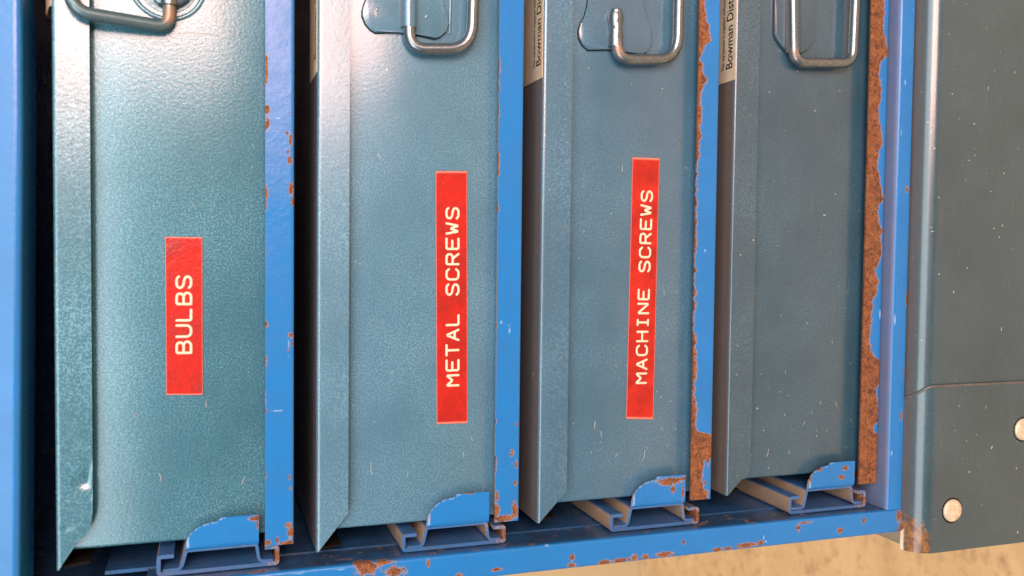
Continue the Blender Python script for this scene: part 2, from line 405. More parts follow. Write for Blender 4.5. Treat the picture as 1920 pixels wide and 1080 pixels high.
M['slate_highlight'] = simple('highlight_slate', (0.17, 0.18, 0.165), 0.4, 0.5, 260, 0.2, 0.3)  # paler slate, the edge highlight put into the colour
seam = px(1850, 719, CF)[1]
for s in (1, -1):
    T = 1.3                        # the corner plate wraps over the rounded edge, proud of the casing
    arc2 = [(CT - T*0.6 + (CR + T)*(1 - math.cos(t)), CF - T + (CR + T)*(1 - math.sin(t))) for t in np.linspace(0.12, math.pi/2, 14)]
    pr = [(AF - 60, CF - T)] + [(x, CF - T) for x in np.linspace(AF - 90, CT + CR + 6, 60)] + [(CT + CR + 3, CF - T)] + arc2[::-1]
    def hi(p, i, s=s):
        q = max(0.0, CT + CR + 1.0 - p[0])/(CR + 1.0)      # rounded inner corner at the edge
        e = seam - 9*max(0.0, q - 0.30)**1.7
        return e
    lo_ = cl - 0.6
    if s == 1: corner = sheet('corner_plate', pr, -T, lo_, hi, M['slate_rust'], cab, nl=60, rust=corner_rust)
    else: corner = sheet('corner_plate', pr, -T, lambda p, i: mir(hi(p, i)), mir(lo_), M['slate_rust'], cab, nl=6)
    edge_pts = [(p[0], hi(p, 0) if s == 1 else mir(hi(p, 0)), p[1] + 0.25) for p in pr if p[0] < CT + 150]
    tube('highlight_edge', edge_pts, 0.55, M['slate_highlight'], corner, ns=8, cap=False)  # pale bead added along the folded edge to show a highlight
    for xr, yr in ((1785, 957), (1918, 805)):
        a, b = px(xr, yr, CF - T); b = b if s == 1 else mir(b)
        V = []; Fc = []; ns = 20
        for k, (rr, dz) in enumerate(((4.75, 0.0), (4.7, -0.5), (4.2, -0.95), (3.0, -1.25), (1.5, -1.35))):
            for q in range(ns): an = 2*math.pi*q/ns; V.append((a + rr*math.cos(an), b + rr*math.sin(an), CF - T + dz))
        for k in range(4):
            for q in range(ns): Fc.append((k*ns + q, k*ns + (q+1) % ns, (k+1)*ns + (q+1) % ns, (k+1)*ns + q))
        Fc.append(tuple(range(4*ns, 5*ns)))
        from_uv('rivet', V, Fc, M['brass'], corner, angle=50)
        rg = [(a + 5.0*math.cos(t), b + 5.0*math.sin(t), CF - T) for t in np.linspace(0, 2*math.pi, 33)]
        tube('dark_ring', rg, 0.35, M['near_black'], corner, ns=6, flat=0.4, cap=False)  # thin near-black ring round the rivet

# ------------------------------------------------------------------ blue rack
PF = -6.0
rack = thing('drawer_rack', 'blue painted steel rack with rust chipped posts holding four sliding trays', 'rack', W(272.1, BC, 120))
post_blobs = [(690, 1066, 26, 16), (742, 1072, 24, 12), (675, 1058, 16, 6), (720, 1056, 22, 4), (803, 1056, 4, 10), (1073, 1046, 6, 9), (1072, 1060, 10, 6),
              (1135, 1055, 16, 6), (1165, 1050, 22, 5), (1190, 1046, 8, 8), (1210, 1044, 9, 8), (1245, 1040, 20, 7), (1345, 1031, 14, 5), (1365, 1028, 10, 4), (1400, 1022, 22, 6), (1425, 1018, 10, 5),
              (1282, 1017, 4, 5), (1575, 995, 7, 6), (1497, 990, 5, 9), (1685, 968, 6, 14), (1690, 990, 8, 12), (1620, 976, 4, 6), (930, 1068, 12, 4), (990, 1078, 16, 6), (1040, 1072, 12, 4), (860, 1078, 10, 4),
              (1510, 980, 16, 3), (860, 1025, 4, 4)]
pb = blobs(post_blobs, PF, 0.9)
ps = blobs([(1432, 1008, 3, 10), (1436, 1016, 5, 5), (1026, 1023, 8, 3), (640, 1068, 20, 3), (560, 1075, 30, 2), (700, 1058, 30, 2), (1690, 995, 16, 2)], PF)
def post_rust(a, b, d):
    v = np.where(d < PF + 3.0, pb(a, b, d), 0)
    inner = (d > PF + 0.8)*np.clip(fbm(a*0.25, d*0.35, 8)*1.9 - 0.98, 0, 0.75)
    return np.maximum(v, inner)
def mirrored(fn): return lambda a, b, d: fn(a, mir(b), d)
for s in (1, -1):
    i0, o0 = (BL, -114.2) if s == 1 else (BR, mir(-114.2))
    # profile in (b,d) swept along a -> use axis swap: build directly
    pts = rounded([(o0, 12.0), (o0, PF), (i0, PF), (i0, 10.0)], 1.1, 4)
    pts = resample(pts, 0.55)
    na = 520; A0, A1 = -20.5, 272.0
    V = []; Fc = []; n = len(pts); t = 1.0*s
    P2 = [np.array(p) for p in pts]; nor = []
    for i in range(n):
        tt = (P2[min(n-1, i+1)] - P2[max(0, i-1)]); tt /= np.linalg.norm(tt); nor.append(np.array([-tt[1], tt[0]]))
    ring = P2 + [P2[i] - nor[i]*t*-1.0 if False else P2[i] + nor[i]*t for i in range(n-1, -1, -1)]; R = len(ring)
    step = na if s == 1 else 4
    for j in range(step + 1):
        a = A0 + (A1 - A0)*j/step
        for q in ring: V.append((a, q[0], q[1]))
    for j in range(step):
        for i in range(R): k = (i + 1) % R; Fc.append((j*R + i, j*R + k, (j+1)*R + k, (j+1)*R + i))
    for j in (0, step):
        for i in range(n - 1): Fc.append((j*R + i, j*R + i + 1, j*R + R - 2 - i, j*R + R - 1 - i))
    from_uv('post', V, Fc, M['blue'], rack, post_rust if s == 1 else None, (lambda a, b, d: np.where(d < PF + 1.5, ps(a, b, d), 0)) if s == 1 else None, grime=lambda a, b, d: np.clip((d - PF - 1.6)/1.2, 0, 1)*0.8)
    # plate that carries the slide channels, further in
    e = 0.35*s
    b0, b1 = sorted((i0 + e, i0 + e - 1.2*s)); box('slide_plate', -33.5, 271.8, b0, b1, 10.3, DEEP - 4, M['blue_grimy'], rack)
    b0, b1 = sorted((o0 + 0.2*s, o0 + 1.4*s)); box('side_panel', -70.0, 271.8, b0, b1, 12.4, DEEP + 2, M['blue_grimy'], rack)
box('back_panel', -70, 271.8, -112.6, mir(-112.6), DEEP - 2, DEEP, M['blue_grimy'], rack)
# bottom rail of the rack
def br_rust(a, b, d):
    _, y1 = px(1660, 780, PF); _, y0 = px(1660, 960, PF)
    return np.where((d > PF + 1.5), 0.30*fbm(b*0.15, d*0.2, 2), 0) + np.where((d < PF + .6), blobs([(1690, 780, 3, 12), (1697, 700, 2, 14), (1700, 560, 3, 16), (1701, 355, 4, 8), (1665, 905, 3, 5)], PF)(a, b, d), 0)
br_scuff = blobs([(1697, 155, 3, 12), (1690, 250, 2, 14), (1678, 600, 3, 20), (1672, 850, 3, 10)], PF)
sheet('bottom_rail', rounded([(271.9, 40), (271.9, PF), (264.3, PF), (264.3, 30.0)], [0, 1.0, 2.0, 0], 6), -1.0, BL + 0.15, BR - 0.15, M['blue_rail'], rack, step=0.6, nl=420, rust=br_rust, scuff=lambda a, b, d: np.where(d < PF + 1.5, br_scuff(a, b, d), 0))
# top member, very slightly out of true
tt_ = lambda p, i: 0
ang = (55.3 - 52.3)/150.0
V = []; Fc = []
pr = rounded([(-110, PF + 9.0), (-53.6, PF), (-53.6, 16.0)], 2.6, 8); pr2 = pr + [(a - 1.0 if (d > PF + 1.2 and a > -60) else a, d + (1.0 if (d <= PF + 1.2 or a < -60) else 0.0)) for a, d in pr[::-1]]
R = len(pr2); n = len(pr)
for b in (-140.0, -60.0, 40.0, mir(-118.0)):
    for a, d in pr2: V.append((a + ang*(b)*0.72 if b < 100 else a + ang*100*0.72, b, d))
for j in range(3):
    for i in range(R): k = (i + 1) % R; Fc.append((j*R + i, j*R + k, (j+1)*R + k, (j+1)*R + i))
for j in (0, 3):
    for i in range(n - 1): Fc.append((j*R + i, j*R + i + 1, j*R + R - 2 - i, j*R + R - 1 - i))
from_uv('top_member', V, Fc, M['blue'], rack, blobs([(36, 562, 5, 5), (30, 565, 3, 3), (2, 480, 5, 12), (5, 100, 2, 2)], PF))
box('top_panel', -72, -70, -113, mir(-113), 2.0, DEEP, M['blue'], rack)
# slide channels: C section, fixed to the plate
bi = [-104.45, -104.5, -104.0, -103.4]
for i in range(4):
    oa = PIT*i
    for s in (1, -1):
        f = (lambda b: b) if s == 1 else mir
        lo, hi = BL + 0.4, -97.8 + (0.4, 0, 0.2, 0.8)[i]
        pr = rounded([(-12.2 + oa, f(hi)), (-17.4 + oa, f(hi)), (-17.4 + oa, f(lo)), (20.6 + oa, f(lo)), (20.6 + oa, f(hi)), (16.0 + oa, f(hi))], 1.5, 4)
        rr = (lambda a, b, d, oa=oa: np.clip(1.15 - np.hypot((a - 20 - oa)/7.0, (b + 101)/6.0), 0, 1)*0.55 + 0.28*fbm(a*.3, d*.2, 3)) if s == 1 else None
        sheet('slide_channel', pr, 1.25*s, 0.0, DEEP - 6, M['blue_dull'], rack, axis='d', step=0.8, nl=30 if s == 1 else 1, rust=rr)

# ------------------------------------------------------------------ trays
Y = [1022, 978, 937, 907]
tray_words = ['sliding blue tray with lightly chipped lip under the box labelled bulbs',
              'sliding blue tray with rusty lip end under the box labelled metal screws',
              'sliding blue tray with rust blotched lip under the box labelled machine screws',
              'sliding tray with heavily rusted brown lip under the unlabelled box']
LF = -1.2
def prof_tab(tb):                 # time table helper: y pixel -> value
    ys = np.array([p[0] for p in tb], float); vs_ = np.array([p[1] for p in tb], float); return ys, vs_
rail4 = prof_tab([(-400, .8), (0, .70), (60, .74), (85, .95), (103, .98), (115, .60), (150, .52), (165, .62), (180, .72), (200, .55), (225, .62), (245, .72), (275, .80), (285, .60), (305, .55), (330, .62), (350, .78), (372, .95), (385, .68), (410, .66), (430, .92), (450, .86), (470, .92), (490, .85), (505, .58), (525, .78), (545, .72), (560, .52), (590, .46), (620, .36), (650, .40), (668, .62), (676, 1.1), (720, 1.0), (730, .86), (760, .88), (772, 1.0), (790, .98), (797, .72), (810, .72), (816, 1.1), (920, 1.2)])
rail3 = prof_tab([(-400, .2), (0, .25), (40, .42), (75, .55), (90, .22), (110, .10), (130, .18), (150, .42), (175, .20), (230, .14), (260, .18), (300, .06), (420, .03), (620, .05), (640, .12), (700, .16), (740, .10), (790, .25), (808, .3), (818, 1.1), (856, 1.15), (864, .62), (900, .55), (925, .72), (940, .9)])
rail_blobs = {0: [(500, 130, 4, 32), (501, 205, 6, 12), (501, 232, 6, 14), (498, 360, 6, 16), (497, 385, 4, 16), (545, 262, 4, 14), (538, 250, 3, 5), (543, 300, 7, 9), (540, 285, 3, 4), (546, 355, 6, 16), (549, 380, 4, 10), (542, 212, 2, 4), (496, 475, 3, 10), (545, 628, 7, 7), (540, 655, 3, 4), (548, 645, 4, 5), (497, 770, 5, 6), (496, 890, 4, 12), (541, 985, 8, 6), (545, 1000, 8, 14), (500, 1018, 9, 7), (520, 1012, 3, 8), (540, 1018, 22, 4), (543, 895, 3, 5), (545, 915, 3, 4)],
              1: [(931, 240, 3, 6), (932, 75, 2, 10), (930, 610, 4, 5), (930, 960, 8, 22), (945, 972, 26, 7), (966, 955, 7, 18), (960, 850, 4, 9), (968, 870, 3, 10), (966, 905, 4, 6), (960, 870, 2, 3), (968, 795, 2, 5), (932, 930, 4, 12)],
              2: [(1328, 850, 5, 30), (1320, 928, 12, 10), (1322, 905, 4, 6)],
              3: []}
rail_scuffs = {0: [(522, 770, 22, 2.0), (508, 769, 6, 3), (520, 222, 8, 1.2), (520, 416, 9, 1.0), (520, 481, 9, 1.0), (522, 520, 8, 1.0), (527, 569, 8, 1.2), (541, 645, 3, 16), (540, 668, 3, 8)],
               1: [(950, 608, 20, 2.5), (940, 604, 4, 6), (955, 620, 4, 10)], 2: [(1318, 560, 6, 2), (1322, 470, 4, 6)], 3: [(1656, 545, 2, 14), (1652, 150, 2, 4), (1650, 590, 3, 18)]}
trays = []
for i in range(4):
    oa = PIT*i
    tr = thing('sliding_tray', tray_words[i], 'tray', W(25.4 + oa, BC, 60), 'sliding trays in the blue rack')
    trays.append(tr)
    _, be = px((520, 947, 1311, 1626)[i], Y[i], LF)
    a0, a1 = 16.0 + oa, 25.2 + oa
    bf = blobs(rail_blobs[i], LF, 0.9) if rail_blobs[i] else None
    sf = blobs(rail_scuffs[i], LF, 0.4)
    tab = {2: rail3, 3: rail4}.get(i)
    def rfun(a, b, d, i=i, a0=a0, bf=bf, tab=tab):
        v = bf(a, b, d) if bf else np.zeros_like(a)
        t = (a - a0)/9.2
        if tab is not None:
            gb = np.linspace(-100, 220, 641); am = a0 + 4.6
            rr = np.stack([av*am + bv*q + dv*(L + LF) for q in gb]); yy = rr[:, 1]/rr[:, 2]*F + PY
            y = np.interp(b, gb, yy); th = np.interp(y, *tab)
            th = th + 0.22*(fbm(b*0.55, t*0 + i, 6) - 0.5)
            v = np.maximum(v, np.clip(0.5 + (th - t)*3.0, 0, 1))
        else:                      # thin rust line along the upper edge
            v = np.maximum(v, np.clip(0.5 + (0.05*fbm(b*0.25, b*0 + i, 2)**2*3.0 - t)*6, 0, 1)*(fbm(b*0.12, b*0 + 4 + i, 7) > 0.63))
        return np.where(d < LF + 1.2, v, 0.3)
    pr = rounded([(a0, LF), (a1, LF), (a1, 60.0)], 0.9, 4)
    pr = resample(pr[:-1], 0.42) + [pr[-1]]
    sheet('front_lip', pr, 0.9, be, mir(be), M['blue'], tr, nl=620, rust=rfun, scuff=lambda a, b, d, sf=sf: np.where(d < LF + .6, sf(a, b, d), 0))
    box('shelf', a1 - 0.9, a1, -92.5, mir(-92.5), 60.0, DEEP - 12, M['blue'], tr)
    for s in (1, -1):
        f = (lambda b: b) if s == 1 else mir
        wb = [-96.3, -96.0, -95.4, -94.6][i]; hb = -102.3 + (0.2, 0, 0.2, 0.6)[i]
        pr = rounded([(-15.4 + oa, f(hb)), (-10.4 + oa, f(hb)), (-8.9 + oa, f(wb)), (13.8 + oa, f(wb)), (14.6 + oa, f(hb)), (18.6 + oa, f(hb))], 1.2, 4)
        run = sheet('runner', pr, -1.0*s, 0.3, DEEP - 12, M['blue_dull'], tr, axis='d', step=1.0, nl=20 if s == 1 else 1, rust=(lambda a, b, d, oa=oa: 0.55*fbm(a*0.4, d*0.12, 5)*np.clip((a - oa)/20 + 0.6, 0, 1)) if s == 1 else None)
        # quarter-round stop tab folded up in front of the box
        ta, tb2 = -8.9 + oa, 14.0 + oa; top = [-86.6, -85.0, -84.4, -84.2][i]
        cols = np.linspace(ta, tb2, 46); rows = 26; V = []; Fc = []
        def topf(a):
            q = (a - ta)/ (tb2 - ta)
            if q < 0.42: return wb + 0.6 + (top - 1.3 - wb - 0.6)*math.sqrt(max(0.0, 1 - (1 - q/0.42)**2))
            if q < 0.5: return top - 1.3 + 1.3*(q - 0.42)/0.08*1.0
            return top
        tabd = -0.75
        for side in (0, 1):
            for a in cols:
                for r_ in range(rows + 1):
                    q = r_/rows; lo_b = wb - 0.15; b_ = lo_b + (topf(a) - lo_b)*q
                    V.append((a, f(b_), tabd + 0.95*side + (0.7*(1 - min(1, q*5))**2 if side == 0 else 0.7*(1 - min(1, q*5))**2)))
        nr = rows + 1; nc = len(cols)
        for side in (0, 1):
            for c_ in range(nc - 1):
                for r_ in range(rows): k = side*nc*nr; Fc.append((k + c_*nr + r_, k + (c_+1)*nr + r_, k + (c_+1)*nr + r_ + 1, k + c_*nr + r_ + 1))
        k = nc*nr
        for c_ in range(nc - 1):
            Fc.append((c_*nr, (c_+1)*nr, k + (c_+1)*nr, k + c_*nr)); Fc.append((c_*nr + rows, (c_+1)*nr + rows, k + (c_+1)*nr + rows, k + c_*nr + rows))
        for r_ in range(rows):
            Fc.append((r_, r_ + 1, k + r_ + 1, k + r_)); e = (nc-1)*nr; Fc.append((e + r_, e + r_ + 1, k + e + r_ + 1, k + e + r_))
        tbl = {0: [(480, 972, 16, 7), (483, 985, 3, 10)], 1: [(802, 962, 5, 12), (800, 975, 3, 8), (818, 940, 4, 3), (880, 924, 14, 3)],
               2: [(1255, 903, 28, 9), (1205, 905, 10, 5), (1280, 925, 3, 18), (1262, 918, 6, 8), (1282, 897, 8, 6)], 3: [(1585, 878, 7, 6), (1578, 895, 8, 5), (1604, 892, 3, 12), (1538, 880, 6, 4), (1520, 900, 2, 8)]}[i]
        tf = blobs(tbl, tabd, 0.7)
        ew = np.zeros(len(V))
        for side in (0, 1):
            for c_ in range(nc):
                for r_ in range(rows + 1):
                    ew[side*nc*nr + c_*nr + r_] = (0.85 if r_ >= rows - 1 + (c_ < 4)*-20 and c_ < nc*0.55 else 0.0)*(0.6 + 0.5*((c_*7) % 5)/4)
        from_uv('stop_tab', V, Fc, M['blue'], run, tf if s == 1 else None, lambda a, b, d: ew)

# ------------------------------------------------------------------ parts boxes
FONT = {  # stroke letters on a 4 x 6 grid, x to the right, y up
 'B': [[(0,0),(0,6),(2.8,6),(3.7,5.4),(3.7,3.8),(2.9,3.1),(0,3.1)], [(2.9,3.1),(4,2.4),(4,.8),(3,0),(0,0)]],
 'U': [[(0,6),(0,1.2),(.9,0),(3.1,0),(4,1.2),(4,6)]], 'L': [[(0,6),(0,0),(3.8,0)]],
 'S': [[(4,5.1),(3.2,6),(.9,6),(0,5.2),(0,4),(.9,3.2),(3.1,2.8),(4,2),(4,.9),(3.1,0),(.8,0),(0,.9)]],
 'M': [[(0,0),(0,6),(2,2.9),(4,6),(4,0)]], 'E': [[(4,0),(0,0),(0,6),(4,6)],[(0,3.1),(3.2,3.1)]],
 'T': [[(0,6),(4,6)],[(2,6),(2,0)]], 'A': [[(0,0),(2,6),(4,0)],[(.75,1.9),(3.25,1.9)]],
 'C': [[(4,4.8),(3.2,6),(.9,6),(0,5),(0,1),(.9,0),(3.2,0),(4,1.2)]],
 'R': [[(0,0),(0,6),(3,6),(3.9,5.3),(3.9,3.6),(3,2.9),(0,2.9)],[(2.2,2.9),(4,0)]],
 'W': [[(0,6),(.9,0),(2,4.2),(3.1,0),(4,6)]], 'H': [[(0,0),(0,6)],[(4,0),(4,6)],[(0,3.1),(4,3.1)]],
 'I': [[(2,0),(2,6)],[(.9,6),(3.1,6)],[(.9,0),(3.1,0)]], 'N': [[(0,0),(0,6),(4,0),(4,6)]] }
DB = 3.5                           # depth of the box fronts
def label_tape(parent, text, q, first, last, acen):
    """q: four corner pixels; first/last: pixel y of the first and last letter centres; acen: pixel x of letter row."""
    cs = [px(x, y, DB - 0.2) for x, y in q]
    tl, tr_, br, bl = [np.array(c) for c in cs]          # picture corners
    nb, na = 60, 12; V = []; Fc = []
    for side, d in ((0, DB - 0.42), (1, DB - 0.02)):
        for j in range(nb + 1):
            for k in range(na + 1):
                s, t = k/na, j/nb; p = (bl*(1-s) + br*s)*(1-t) + (tl*(1-s) + tr_*s)*t
                V.append((p[0], p[1], d))
    st = na + 1; o2 = (nb + 1)*st
    for o in (0, o2):
        for j in range(nb):
            for k in range(na): Fc.append((o + j*st + k, o + j*st + k + 1, o + (j+1)*st + k + 1, o + (j+1)*st + k))
    for j in range(nb): Fc += [(j*st, (j+1)*st, o2 + (j+1)*st, o2 + j*st), (j*st + na, (j+1)*st + na, o2 + (j+1)*st + na, o2 + j*st + na)]
    for k in range(na): Fc += [(k, k+1, o2 + k + 1, o2 + k), (nb*st + k, nb*st + k + 1, o2 + nb*st + k + 1, o2 + nb*st + k)]
    V = np.array(V); edge = np.zeros(len(V))
    for side in (0, 1):
        for j in range(nb + 1):
            for k in (0, na): edge[side*o2 + j*st + k] = 1
        for j in (0, nb): edge[side*o2 + j*st: side*o2 + j*st + st] = 0.9
    # keep the pale cut edge thin
    for side in (0, 1):
        for j in range(nb + 1):
            i0 = side*o2 + j*st
            V[i0 + 1] = V[i0] + (V[i0 + 2] - V[i0])*0.16; V[i0 + na - 1] = V[i0 + na] + (V[i0 + na - 2] - V[i0 + na])*0.16
    tp = from_uv('label_tape', V, Fc, M['tape'], parent, rust=lambda a, b, d: edge, angle=40)
    p0 = np.array(px(acen[0], first, DB)); p1 = np.array(px(acen[1], last, DB))
    ux = (p1 - p0)/(len(text) - 1); un = ux/np.linalg.norm(ux); uy = np.array([-1.0, 0.0]); uy = uy - un*(uy @ un); uy /= np.linalg.norm(uy)
    h = 4.35; wd_ = 3.6; paths = []
    for n_, ch in enumerate(text):
        if ch == ' ': continue
        c = p0 + ux*n_
        for st_ in FONT[ch]:
            pts = [c + un*(x/4 - 0.5)*wd_ + uy*(y/6 - 0.5)*h for x, y in st_]
            pts = rounded([tuple(p) for p in pts], 0.55, 3) if len(pts) > 2 else [tuple(p) for p in pts]
            pts = [p for k, p in enumerate(pts) if k == 0 or math.dist(p, pts[k-1]) > 1e-4]
            paths.append([(p[0], p[1], DB - 0.44) for p in pts])
    merge_tubes('lettering', paths, 0.42, M['cream'], tp, flat=0.55)
    return tp

def text_on_lid(parent, a, b0, b1, d0, d1, words, size, dd):
    """printed lettering lying on the lid, reading along +b, its top towards the back"""
    cu = bpy.data.curves.new('t', 'FONT'); cu.body = words; cu.size = 1; cu.resolution_u = 3
    t = bpy.data.objects.new('t', cu); C.objects.link(t); bpy.context.view_layer.update()
    me = bpy.data.meshes.new_from_object(t); bpy.data.objects.remove(t)
    for v in me.vertices: v.co = W(a, b0 + v.co.x*size, dd - v.co.y*-size*1.0)
    return me

lids = [(-46.1, -99.2, 10.4), (32.6, -101.1, 10.6), (111.9, -98.2, 11.1), (191.0, -94.2, 10.9)]
bodyb = [-94.4, -95.1, -92.6, -89.4]
mit = [(-81.0, True), (-88.5, False), (-86.9, False), (-82.5, True)]
tilt = [-0.3, 0.3, 0.55, -0.15]
box_words = ['hammered teal steel parts box with red tape reading bulbs and its wire handle flipped up',
             'grey teal steel parts box with long red tape reading metal screws',
             'blue grey steel parts box with red tape reading machine screws',
             'dark slate steel parts box without any red tape']
for i in range(4):
    oa = PIT*i; la, lb, fw = lids[i]; mat = M['teal%d' % (i + 1)]
    bx = thing('parts_box', box_words[i], 'parts box', W(24.2 + oa, BC, 120), 'steel parts boxes in the blue rack')
    bb = bodyb[i]; br_ = mir(bb)
    box('body', la + 1.6, 24.25 + oa, bb, br_, DB, DEEP - 15, mat, bx, bev=1.1, seg=3)
    # lid: top sheet bent down over the front, mitred at its ends
    mb, rnd = mit[i]; LD = -0.5
    fl = [(la, DEEP - 14)] + [(la, 30.0), (la, 8.0)]
    corner = rounded([(la, 8.0), (la, LD), (la + fw, LD - tilt[i])], [0, 1.3, 0], 7)[1:]
    front = resample(corner[-2:], 0.35)
    prf = fl + corner[:-1] + front[1:]
    # small return of the free edge so that the rim catches light
    def lo(p, k, la=la, lb=lb, mb=mb, rnd=rnd, fw=fw):
        if p[1] > 3: return lb
        q = min(1.0, max(0.0, (p[0] - la - 0.6)/(fw - 0.6)))
        if rnd:
            q2 = min(1.0, q/0.62)*0.52 if q < 0.62 else 0.52 + 0.48*(1 - math.sqrt(max(0.0, 1 - ((q - 0.62)/0.38)**2)))
            return lb + (mb - lb)*q2
        return lb + (mb - lb)*q
    def hi_(p, k, lo=lo): return mir(lo(p, k))
    lid = sheet('lid', prf, 0.9, lo, hi_, mat, bx, nl=460 if i == 0 else 8, angle=30)
    if i == 0:                     # a knock in the front flange, and a smaller nick below it
        off = bx.location
        for dx, dy, ra_, rb_, dep_ in ((157, 905, 3.2, 2.2, 0.75), (166, 890, 1.6, 4.0, 0.45), (122, 992, 2.6, 0.9, 0.35)):
            ca_, cb_ = px(dx, dy, LD); c_ = W(ca_, cb_, LD) - off
            for v in lid.data.vertices:
                q = math.hypot((v.co.z - c_.z)/(ra_*K), (v.co.x - c_.x)/(rb_*K))
                if q < 2.5 and v.co.y - c_.y < 2.5*K: v.co.y += dep_*K*math.exp(-q*q*1.6)
    # side skirts of the lid, shade painted in as near-black colour
    for s in (1, -1):
        f = (lambda b: b) if s == 1 else mir
        b0, b1 = sorted((f(lb), f(lb + 0.8)))
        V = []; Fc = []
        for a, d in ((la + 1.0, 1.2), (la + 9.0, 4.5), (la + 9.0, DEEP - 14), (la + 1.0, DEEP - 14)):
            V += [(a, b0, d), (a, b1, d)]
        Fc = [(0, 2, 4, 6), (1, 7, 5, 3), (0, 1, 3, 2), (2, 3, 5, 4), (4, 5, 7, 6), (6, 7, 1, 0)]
        from_uv('lid_skirt', V, Fc, M['near_black'], lid, smooth=False)
    # maker's sticker on the lid top
    sb = px((575, 589, 1008, 1362)[i], (62, 138, 148, 152)[i], 3.0)[1]
    if i == 0:
        V = []; Fc = []
        pts = [(3.0, 0.25), (6.0, 1.6), (9.0, 2.6), (14.0, 2.2), (22.0, 0.3)]
        for d, h_ in pts:
            for b in (sb + 1.5 if d < 8 else sb, sb + 110): V += [(la - h_, b, d), (la - h_ - 0.25, b, d)]
        # each station: 0 under-left,1 top-left,2 under-right,3 top-right
        for k in range(len(pts) - 1):
            o = 4*k; Fc += [(o+1, o+5, o+7, o+3), (o, o+2, o+6, o+4), (o, o+4, o+5, o+1), (o+2, o+3, o+7, o+6)]
        Fc += [(0, 1, 3, 2), (4*len(pts)-4, 4*len(pts)-2, 4*len(pts)-1, 4*len(pts)-3)]
        from_uv('maker_sticker', V, Fc, M['sticker'], bx, smooth=False)
    else:
        d0 = (-0.1 + 1.0, 0.9, -0.0 + 0.4)[i - 1]
        st = box('maker_sticker', la - 0.22, la - 0.02, sb, sb + 112, d0 - 1.2, d0 + 20.5, M['sticker'], bx, smooth=False)
        # printed words: small line further back, name in front
        for words, size, dd in (('Bowman Distribution', 6.4, d0 + 0.7), ('This equipment is supplied without charge by', 2.6, d0 + 6.4)):
            cu = bpy.data.curves.new('t', 'FONT'); cu.body = words; cu.size = 1; cu.resolution_u = 3; cu.offset = 0.012
            t = bpy.data.objects.new('t', cu); C.objects.link(t); bpy.context.view_layer.update()
            me = bpy.data.meshes.new_from_object(t.evaluated_get(bpy.context.evaluated_depsgraph_get())); bpy.data.objects.remove(t)
            for v in me.vertices: v.co = W(la - 0.28, sb + 4.6 + v.co.x*size*0.76, dd + v.co.y*size)
            link('lettering', me, M['ink'], st, smooth=False)
    # scratches and stray paint marks on the front
    SC = {0: [((386, 752), (387, 764)), ((299, 888), (302, 897), (300, 903)), ((459, 893), (456, 901), (453, 908)), ((252, 774), (252, 782)), ((335, 62), (360, 62), (402, 64)), ((228, 942), (229, 944))],
          1: [((696, 868), (695, 880), (697, 890)), ((765, 884), (764, 894)), ((884, 819), (886, 826)), ((869, 848), (869, 856)), ((604, 160), (604, 163))],
          2: [((1125, 808), (1128, 815), (1127, 820)), ((1209, 843), (1208, 856), (1204, 864)), ((1212, 838), (1214, 842)), ((1157, 850), (1154, 856)), ((1108, 846), (1109, 850)), ((1251, 833), (1252, 838)), ((1240, 800), (1241, 806)), ((1180, 514), (1182, 520)), ((1268, 545), (1269, 550))],
          3: [((1441, 842), (1440, 850), (1437, 856)), ((1480, 846), (1479, 851)), ((1521, 771), (1523, 776)), ((1510, 790), (1506, 796)), ((1471, 776), (1472, 780)), ((1531, 816), (1531, 819)), ((1567, 754), (1569, 762)), ((1440, 876), (1442, 878)), ((1560, 640), (1561, 643)), ((1595, 787), (1596, 790))]}[i]
    sm_ = merge_tubes('scratch_marks', [[(*px(x, y, DB), DB - 0.03) for x, y in p] for p in SC], 0.115, M['chip'], bx, ns=6, flat=0.3); sm_['kind'] = 'stuff'
    # red embossed tape
    if i == 0: label_tape(bx, 'BULBS', ((310, 444), (379, 445), (380, 740), (312, 740)), 651, 529, (345, 345))
    if i == 1: label_tape(bx, 'METAL SCREWS', ((817, 321), (875, 321), (876, 793), (819, 795)), 713, 400, (848, 848))
    if i == 2: label_tape(bx, 'MACHINE SCREWS', ((1186, 295), (1236, 297), (1224, 786), (1174, 785)), 709, 368, (1201, 1212))

    # ---- handle fittings (left end from the photo, right end mirrored about the box middle)
    def P3(x, y, d): a, b = px(x, y, d); return (a, b, d)
    hm = M['steelteal'] if i in (0,) else M['steel']
    if i == 0: path = [P3(318, -60, 1.2), P3(318, 52, 0.9), P3(139, 22, -4.2), P3(118, -70, -4.6)]; rad = [0, 4.4, 5.0, 0]; r_ = 2.05
    if i == 1: path = [P3(766, -40, 0.6), P3(768, 92, 0.2), P3(884, 92, -0.3), P3(889, -60, -0.5)]; rad = [0, 6.0, 8.5, 0]; r_ = 2.02
    if i == 2: path = [P3(1155, 20, 0.4), P3(1157, 112, 0.0), P3(1270, 112, -0.4), P3(1274, -60, -0.6)]; rad = [0, 6.0, 9.0, 0]; r_ = 2.05
    if i == 3: path = [P3(1486, -20, 0.3), P3(1488, 118, 0.0), P3(1598, 119, -0.6), P3(1606, -60, -0.8)]; rad = [0, 6.0, 5.5, 0]; r_ = 2.02
    half = rounded(path, rad, 10)
    end = half[-1]
    whole = half + [(end[0], BC, end[2])] + [(p[0], mir(p[1]), p[2]) for p in half[::-1]]
    a0_, b0_, _ = path[1]
    tube('handle', whole, r_, hm, bx, ns=18, cap=False, rust=lambda a, b, d, b0_=b0_, a0_=a0_, rq=(0.8, 0.45, 0.75, 0.7)[i]: np.clip(1.1 - np.hypot((a - a0_)/5.0, (np.where(b > BC, mir(b), b) - b0_ - 3.5)/7.0), 0, 1)*rq)
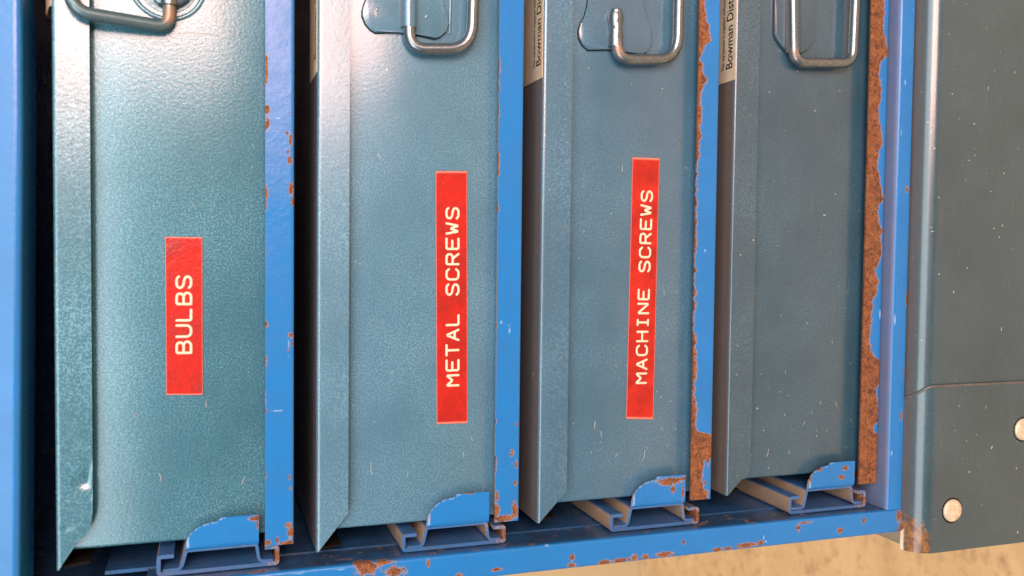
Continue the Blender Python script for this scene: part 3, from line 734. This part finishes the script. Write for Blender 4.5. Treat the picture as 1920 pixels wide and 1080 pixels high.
    for s in (1, -1):
        f = (lambda b: b) if s == 1 else mir
        if i == 0:
            ca, cb = px(314, -30, DB); cb = f(cb)
            cir = [(ca + 9.0*math.cos(t), cb + 9.0*math.sin(t)) for t in np.linspace(0, 2*math.pi, 40, endpoint=False)]
            hp = plate('handle_plate', cir, DB - 0.55, DB + 0.2, hm, bx, bev=0.4)
            ring = [(ca + 11.0*math.cos(t), cb + 11.0*math.sin(t), DB - 0.02) for t in np.linspace(0, 2*math.pi, 49)]
            tube('seat_ring', ring, 0.8, mat, bx, ns=8, flat=0.75, cap=False)
            wed = [px(288, 2, DB), px(298, 12, DB), px(340, 13, DB), px(356, 2, DB), px(356, -30, DB), px(286, -30, DB)]
            plate('clip', [(a, f(b)) for a, b in wed], -0.4, DB - 0.5, M['steel'], hp, bev=0.9)
            p0, p1 = P3(318, 10, 0.9), P3(318, -30, 0.9)
        if i in (1, 2):
            if i == 1: ol = [(689, -6), (683, 6), (679, 20), (679, 31), (685, 46), (694, 56), (704, 62), (750, 60), (784, 66), (815, 73), (824, 70), (836, 60), (841, 44), (838, 30), (831, 14), (824, -6), (820, -50), (824, -95), (690, -95), (693, -50)]
            else: ol = [(1103, -10), (1101, 12), (1096, 30), (1088, 44), (1084, 58), (1085, 72), (1092, 85), (1102, 94), (1140, 93), (1168, 97), (1202, 104), (1212, 98), (1220, 84), (1221, 70), (1217, 56), (1209, 38), (1204, 18), (1202, -8), (1203, -60), (1103, -60)]
            o2 = [px(x, y, DB - 0.7) for x, y in ol]
            hp = plate('handle_plate', [(a, f(b)) for a, b in o2], DB - 1.7, DB - 0.7, mat, bx, bev=0.35)
            p0, p1 = (P3(766, 52, 0.9), P3(766, -60, 0.9)) if i == 1 else (P3(1154, 88, 0.9), P3(1154, 18, 0.9))
            # pressed seat ridge beside the plate
            e0 = (846, 62, 846, -50) if i == 1 else (1221, 62, 1222, -50)
            if i == 1: tube('seat_ridge', [(p[0], f(p[1]), DB - 0.05) for p in (P3(e0[0] - 3, e0[1], DB), P3(e0[2], e0[3], DB))], 0.55, mat, bx, ns=8, flat=0.7)
            if i == 1:
                for x, y in ((704, 20), (796, 33)):
                    a, b = px(x, y, DB); V, Fc = tube_geo([(a, f(b) - .4, DB - 1.7), (a + .6, f(b) + .4, DB - 1.7)], 0.45, 8, 0.6); from_uv('spot_weld', V, Fc, mat, hp)
        if i == 3:
            ol = [(1451, -10), (1451, 64), (1455, 74), (1463, 86), (1473, 98), (1500, 101), (1512, 94), (1521, 84), (1527, 72), (1528, -10), (1528, -70), (1451, -70)]
            hp = plate('handle_plate', [(a, f(b)) for a, b in (px(x, y, DB - 0.7) for x, y in ol)], DB - 1.8, DB - 0.5, mat, bx, bev=0.7)
            p0, p1 = P3(1487, 99, 1.0), P3(1486, -70, 1.0)
        if i > 0:                  # shadow gap round the plate, drawn as a dark tube
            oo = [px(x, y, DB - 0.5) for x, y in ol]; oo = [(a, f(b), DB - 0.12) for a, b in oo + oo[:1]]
            tube('shadow_line', oo, 0.27, M['near_black'], hp, ns=6, flat=0.35, cap=False)
        pr_ = [(p0[0], f(p0[1]), p0[2]), (p1[0], f(p1[1]), p1[2])]
        bar_m = M['steel'] if i in (0, 2) else mat
        V, Fc = tube_geo([tuple(np.array(pr_[0]) + (np.array(pr_[1]) - np.array(pr_[0]))*k/6) for k in range(7)], r_ + 0.75, 18, 1.0, cap=False)
        if i == 2:                 # closed, pinched end
            V2 = np.array(V).reshape(7, 18, 3)
            for k, sc in enumerate((1.0, 1.0, 1.0, 0.86, 1.0, 1.05, 0.72)):
                c = V2[k].mean(axis=0); V2[k] = c + (V2[k] - c)*sc
            V = [tuple(p) for p in V2.reshape(-1, 3)]
        from_uv('barrel', V, Fc, bar_m, hp, angle=50)
